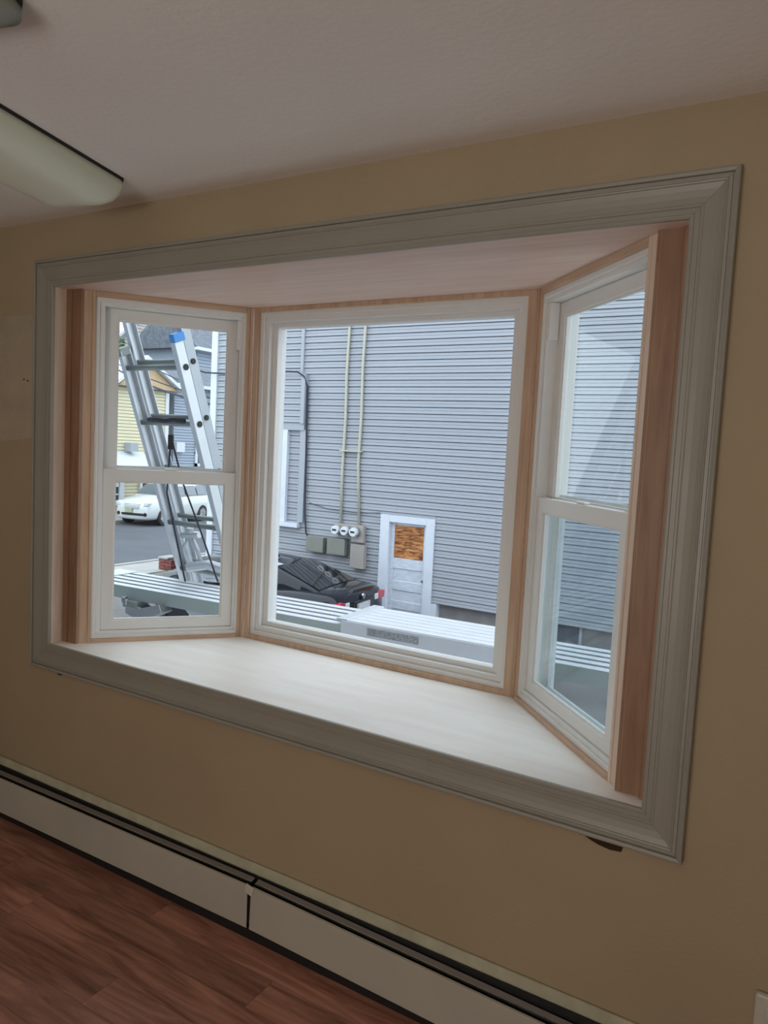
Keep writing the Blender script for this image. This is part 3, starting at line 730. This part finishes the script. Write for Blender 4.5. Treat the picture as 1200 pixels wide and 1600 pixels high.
# rope, pulley
pu = tag(empty('pulley', tuple(LP(1.72, .0, .0))), 'small black pulley hanging from the ladder rung', 'pulley')
MB().box(-.012, .012, -.012, .012, -.05, .03).build('pulley_block', 'rubber', pu, bevel=.004)
MB().tube([(0, 0, .03), (.0, .0, .085)], .006, 8).build('hook', 'alu_dull', pu)
p0 = LP(1.62, -.01, -.005)
tag(MB().tube([p0, p0 + Vector((.005, -.02, -.25)), p0 + Vector((.06, .02, -.55)), p0 + Vector((.08, .06, -.74))], .005, 6).build('rope', 'rope'), 'dark rope hanging straight from the pulley', 'rope')
p1 = LP(1.66, -.01, .02)
tag(MB().tube([p1, p1 + Vector((.08, -.0, -.2)), p1 + Vector((.19, .03, -.45)), p1 + Vector((.30, .06, -.72))], .005, 6).build('rope', 'rope'), 'dark rope slanting right from pulley to the plank', 'rope')
tag(MB().tube([LP(2.09, .0, -.13), LP(2.10, -.004, -.06), LP(2.08, 0, 0), LP(2.11, -.004, .06), LP(2.09, 0, .14)], .013, 8).build('rope_wrap', 'rope', smooth=True), 'dark rope wrapped along the top of the ladder rung', 'rope')

# ---- ladder jack brackets
jk = tag(empty('ladder_jack', tuple(LP(-1.0, .0, -.16))), 'silver ladder jack with bolts clamped on the ladder behind the plank', 'bracket')
MB().tube([(0, .06, .02), (0, -.02, .16), (.03, -.02, .22)], .014, 8).build('brace', 'alu', jk)
MB().tube([(.09, .05, .02), (.10, -.01, .14), (.04, -.02, .24)], .014, 8).build('brace', 'alu', jk)
MB().tube([(-.02, -.02, .22), (.12, -.02, .235)], .020, 8).build('cross_bolt', 'alu', jk)
MB().tube([(.06, -.04, .24), (.06, -.04, .27)], .025, 8).build('wing_nut', 'alu', jk)
MB().tube([(.02, 0, .03), (.16, .02, .06), (.36, .02, .04)], .030, 10).build('support_tube', 'alu', jk)
MB().tube([(.24 + .045 * math.cos(a), -.03 + .03 * math.sin(a), -.015) for a in [i_ * math.pi / 6 for i_ in range(13)]], .006, 6).build('ring_handle', 'alu', jk)
ja = tag(empty('jack_arm', (-.60, .92, .66)), 'dark grey ladder jack arm with bolts under the plank', 'bracket')
MB().prism([(-.02, .0), (.10, -.03), (.26, .045), (.24, .085), (.10, .045), (-.02, .075)], -.03, .05, 'y').build('arm_plate', 'steel', ja, bevel=.003)
MB().box(-.035, .07, -.035, .055, .035, .075).build('arm_clamp', 'alu_dull', ja, bevel=.004)
MB().box(-.035, .0, -.04, -.03, .085, .092).box(-.006, .0, -.04, -.03, .05, .092).build('locking_pin', 'alu', ja)
MB().tube([(.10, -.05, -.02), (.10, .06, -.02)], .016, 10).build('bolt', 'alu', ja)
jb = tag(empty('jack_arm', (-.14, 1.0, .68)), 'white ladder jack bracket under the plank, right of the dark one', 'bracket')
MB().prism([(-.14, .055), (.02, .06), (.09, .03), (.07, -.03), (-.02, -.03), (-.06, -.0)], -.02, .03, 'y').build('arm_plate', 'alu', jb, bevel=.003)
MB().tube([(.045, -.035, .005), (.045, .04, .005)], .032, 14).build('pivot_disc', 'alu', jb, bevel=.003)
MB().tube([(.045, -.045, .005), (.045, -.03, .005)], .012, 6).build('bolt', 'steel', jb)

# ---- scaffold planks
pk = tag(empty('scaffold_plank', (-.9, .905, .804), R(3.1)), 'long slatted aluminium scaffold plank running past all bay windows', 'scaffold plank')
PL = 3.9; PW = .345
nsl = 5; gap = .029; sw = (PW - gap * (nsl - 1)) / nsl
MB().box(-.1, PL, .003, PW - .003, -.020, -.012).build('plank_deck', 'plank_dark', pk)
for i in range(nsl):
    y0 = i * (sw + gap)
    MB().box(-.02, PL, y0, y0 + sw, -.012, 0).build('slat', 'plank_top', pk, bevel=.002)
MB().box(-.1, PL, -.004, .004, -.070, -.001).build('side_rail', 'green_side', pk)
MB().box(-.1, PL, PW - .004, PW + .004, -.070, -.001).build('side_rail', 'green_side', pk)
MB().box(-.17, -.02, -.002, PW, -.02, .004).build('end_plate', 'plank_top', pk)
p2 = tag(empty('scaffold_plank', (.735, 1.00, .806), R(3.1)), 'upper aluminium plank with fine grooves overlapping the long plank', 'scaffold plank')
PL2 = .86; PW2 = .345; n2 = 6; g2 = .005; s2 = (PW2 - g2 * (n2 - 1)) / n2
MB().box(.02, PL2, .002, PW2 - .002, .0, .012).build('plank_deck', 'plank_dark', p2)
for i in range(n2):
    y0 = i * (s2 + g2); MB().box(.0, PL2, y0, y0 + s2, .012, .019).build('slat', 'plank_top', p2, bevel=.001)
MB().box(-.03, .03, -.01, PW2 + .012, .016, .027).build('end_bar', 'alu', p2, bevel=.003)
MB().box(-.0, PL2, -.016, -.010, -.060, .018).build('side_rail', 'plank_top', p2)
sk = MB().box(.14, .40, -.0175, -.016, -.030, .004).build('printed_label', 'label', p2)
bc = MB(); xx = .145; rb = random.Random(5)
while xx < .185:
    wd = rb.choice((.0012, .002, .003)); bc.box(xx, xx + wd, -.0182, -.0174, -.027, .001); xx += wd + rb.choice((.0015, .002, .003))
bc.build('barcode', 'steel', sk)

# ---- brick pier remains, brick house, background houses
bp_ = tag(empty('brick_pier', (-11.6, 11.6, G)), 'low red brick pier with white cap by the sidewalk', 'brick pier')
for c_ in range(4):
    for j in range(2):
        for q in range(2):
            MB().box(-.22 + j * .225, -.005 + j * .225, -.2 + q * .2, -.01 + q * .2, c_ * .085, c_ * .085 + .075).build('brick', 'brick', bp_)
MB().box(-.235, .1, -.22, .22, .34, .39).build('cap_stone', 'walk', bp_, bevel=.01)


def lap(x, ya, yb, z0, z1, pit, mat, name, parent, ridge=None, dx=.02):
    """lap siding facing +x as real stepped courses; with ridge=(yr, zr) it fills the gable above z1"""
    mb = MB(); z = z0
    top = ridge[1] if ridge else z1
    while z < top - 1e-4:
        zt = min(z + pit, top)
        def span(zz):
            if ridge and zz > z1:
                f = (zz - z1) / (ridge[1] - z1); return ya + (ridge[0] - ya) * f, yb + (ridge[0] - yb) * f
            return ya, yb
        zr = min(z + pit * .16, zt)
        a0, b0 = span(z); a1, b1 = span(zt); ar, br_ = span(zr)
        mb.add([(x - .035, a0, z), (x - .035, b0, z), (x - .035, ar, zr), (x - .035, br_, zr), (x + dx, ar, zr), (x + dx, br_, zr), (x, a1, zt), (x, b1, zt)],
               [(0, 1, 3, 2), (2, 3, 5, 4), (4, 5, 7, 6), (6, 7, 7 - 6, 0)][:3])
        z = zt
    o_ = mb.build(name, mat, parent); o_['kind'] = 'stuff'
    return o_


def win(parent, x, y0, y1, z0, z1, fw=.12, mid=True):
    n_ = 'house_window'
    f = MB()
    def b3(ya, yb, za, zb, xo=.06): f.box(x, x + xo, ya, yb, za, zb)
    b3(y0, y0 + fw, z0, z1); b3(y1 - fw, y1, z0, z1); b3(y0, y1, z0, z0 + fw); b3(y0, y1, z1 - fw, z1)
    if mid: b3(y0, y1, (z0 + z1) / 2 - .03, (z0 + z1) / 2 + .03, .05)
    o_ = f.build(n_, 'white_out', parent)
    MB().box(x + .005, x + .02, y0 + fw, y1 - fw, z0 + fw, z1 - fw).build('pane', 'pane', o_)
    return o_


def roof_slab(parent, xa, xb, y0, z0, y1, z1, th, mat, name='roof'):
    return MB().prism([(y0, z0), (y1, z1), (y1, z1 - th), (y0, z0 - th)], xa, xb, 'x').build(name, mat, parent)


# yellow house
X1 = -23.0
h = tag(empty('yellow_house', (X1, 19.5, G)), 'yellow clapboard house with white porch roof across the street', 'house')
def rel(o_, base=(X1, 19.5, G)):
    o_.location = (-base[0], -base[1], -base[2]); return o_
def hpart(f, base):
    r_ = f; r_.location = (r_.location.x - base[0], r_.location.y - base[1], r_.location.z - base[2]); return r_
B1 = (X1, 19.5, G)
hpart(MB().box(X1 - 8, X1 - .04, 14.0, 21.95, G, 3.68).build('wall_core', 'yellow', h), B1)
hpart(lap(X1, 14.0, 21.95, G, 3.68, .138, 'yellow', 'clapboards', h), B1)
hpart(roof_slab(h, X1 - 3, X1 + .35, 22.6, 3.80, 20.5, 5.05, .16, 'white_out', 'rake_board'), B1)
hpart(roof_slab(h, X1 - 3, X1 + .35, 20.5, 5.05, 19.0, 3.9, .16, 'white_out', 'rake_board'), B1)
hpart(MB().prism([(X1 + .3, 3.66), (X1 - 4, 4.6), (X1 - 8, 3.66)], 14.0, 21.9, 'y').build('roof', 'roof', h), B1)
hpart(MB().box(X1, X1 + .06, 21.80, 21.98, G, 3.68).build('corner_board', 'white_out', h), B1)
hpart(MB().prism([(19.2, 3.70), (22.4, 3.70), (20.5, 4.9)], X1 - 3, X1 + .1, 'x').build('gable_panel', 'orange_roof', h), B1)
hpart(win(h, X1 + .02, 18.6, 19.5, -1.3, -.35, .16), B1)
hpart(MB().box(X1 + .03, X1 + .10, 19.36, 19.60, G, -.2).build('door_frame', 'white_out', h), B1)
hpart(MB().prism([(X1, .95), (X1 + .9, .42), (X1 + .9, .30), (X1, .80)], 16.0, 20.62, 'y').build('porch_roof', 'white_out', h), B1)
hpart(MB().box(X1 + .02, X1 + .4, 19.62, 20.02, .98, 1.34).build('air_conditioner', 'siding_post', h), B1)
hpart(MB().box(X1 + .02, X1 + .12, 20.42, 20.54, -1.0, .3).build('porch_post', 'white_out', h), B1)
hb = hpart(MB().box(X1 + .01, X1 + .05, 20.55, 21.7, -1.05, .32).build('brick_panel', 'brick', h), B1)
br = MB().box(0, .06, .0, .23, 0, .085).mesh('brick'); br.materials.append(M['brick'])
for r_ in range(13):
    for c_ in range(4):
        link('brick', br, h, loc=(.03, 1.06 + c_ * .245 + (.12 if r_ % 2 else 0), (-1.05 - G) + r_ * .1))
hpart(MB().box(X1, X1 + .35, 20.5, 21.8, -1.16, -1.05).build('stone_ledge', 'walk', h), B1)

# pale blue house
X2 = -23.4; B2 = (X2, 24, G)
h = tag(empty('blue_house', B2), 'pale blue clapboard house behind the ladder', 'house')
hpart(MB().box(X2 - 4, X2 - .04, 22.7, 30.0, G, 4.0).build('wall_core', 'bluewall', h), B2)
hpart(lap(X2, 22.7, 30.0, G, 4.0, .13, 'bluewall', 'clapboards', h), B2)
hpart(roof_slab(h, X2 - .4, X2 + .4, 22.7, 4.12, 30.0, 4.12, .14, 'white_out', 'eave'), B2)
hpart(MB().prism([(X2 + .4, 4.12), (X2 - 1.8, 5.2), (X2 - 4.2, 4.12)], 22.7, 30.0, 'y').build('roof', 'roof', h), B2)
hpart(win(h, X2 + .02, 24.05, 24.85, .35, 1.6, .14), B2)
hpart(MB().box(X2 + .02, X2 + .2, 22.75, 23.25, 1.0, 1.45).build('wall_vent', 'white_out', h), B2)

# cream house with gable far behind
X3 = -34.0; B3 = (X3, 31, G)
h = tag(empty('cream_house', B3), 'cream gabled house with a pair of attic windows, far behind the ladder', 'house')
hpart(MB().box(X3 - 6, X3 - .04, 28.6, 33.0, G, 7.2).build('wall_core', 'cream', h), B3)
hpart(lap(X3, 28.6, 33.0, G, 7.2, .2, 'cream', 'clapboards', h, ridge=(30.4, 9.2)), B3)
hpart(roof_slab(h, X3 - 6, X3 + .4, 33.6, 7.1, 30.4, 9.55, .2, 'white_out', 'rake_board'), B3)
hpart(roof_slab(h, X3 - 6, X3 + .4, 30.4, 9.55, 27.8, 7.3, .2, 'white_out', 'rake_board'), B3)
hpart(win(h, X3 + .02, 29.95, 30.66, 6.75, 7.95, .13), B3)
hpart(win(h, X3 + .02, 30.74, 31.45, 6.75, 7.95, .13), B3)
hpart(MB().prism([(X3, 6.5), (X3 + 1.3, 5.8), (X3, 5.8)], 29.0, 33.4, 'y').build('porch_roof', 'roof', h), B3)
# grey gabled house between
X4 = -28.0; B4 = (X4, 34, G)
h = tag(empty('grey_house', B4), 'grey house with dark shingle roof far behind, beside the white corner post', 'house')
hpart(MB().box(X4 - 4.6, X4 - .04, 28.6, 38.0, G, 6.6).build('wall_core', 'bluewall', h), B4)
hpart(lap(X4, 28.6, 38.0, G, 6.6, .18, 'bluewall', 'clapboards', h), B4)
hpart(MB().prism([(X4 + .5, 6.6), (X4 - 2.2, 9.0), (X4 - 4.9, 6.6)], 28.1, 38.2, 'y').build('roof', 'roof', h), B4)
hpart(MB().box(X4 - .1, X4 + .55, 28.1, 38.2, 6.45, 6.62).build('eave', 'white_out', h), B4)

# tree at far left
tr = tag(empty('leafy_tree', (-32, 24.2, G)), 'green leafy tree beyond the yellow house', 'tree')
MB().tube([(0, 0, 0), (.1, 0, 3), (0, .1, 6.5)], .22, 10).build('trunk', 'bark', tr)
mb = MB(); rnd = random.Random(3)
for i in range(2600):
    u = rnd.random() ** .4; a = rnd.uniform(0, 6.283); ph = math.acos(rnd.uniform(-1, 1))
    c = Vector((math.sin(ph) * math.cos(a) * 2.4 * u, math.sin(ph) * math.sin(a) * 2.4 * u, 7.4 + math.cos(ph) * 2.4 * u))
    d = Vector((rnd.gauss(0, 1), rnd.gauss(0, 1), rnd.gauss(0, 1))).normalized(); s1_ = d.orthogonal().normalized() * .13; s2_ = d.cross(s1_)
    mb.add([c - s1_, c - s2_, c + s1_, c + s2_], [(0, 1, 2, 3)])
o = mb.build('foliage', 'leaf', tr); o['kind'] = 'stuff'

# ---- street cables
def wire(pts, lab, r=.022):
    a, b2 = Vector(pts[0]), Vector(pts[1]); n_ = 10
    P_ = [a.lerp(b2, i / n_) - Vector((0, 0, pts[2] * 4 * (i / n_) * (1 - i / n_))) for i in range(n_ + 1)]
    tag(MB().tube(P_, r, 5).build('overhead_cable', 'rope'), lab, 'cable')
wire(((-22.9, 17.6, 5.9), (-8.85, 10.2, 2.6), .25), 'upper thin black cable over the street', .014)
wire(((-22.9, 18.4, 4.6), (-8.85, 10.3, 2.35), .2), 'thick black cable over the street behind the ladder', .030)
wire(((-22.9, 18.0, 4.95), (-8.85, 10.3, 2.48), .2), 'middle thin black cable over the street', .018)
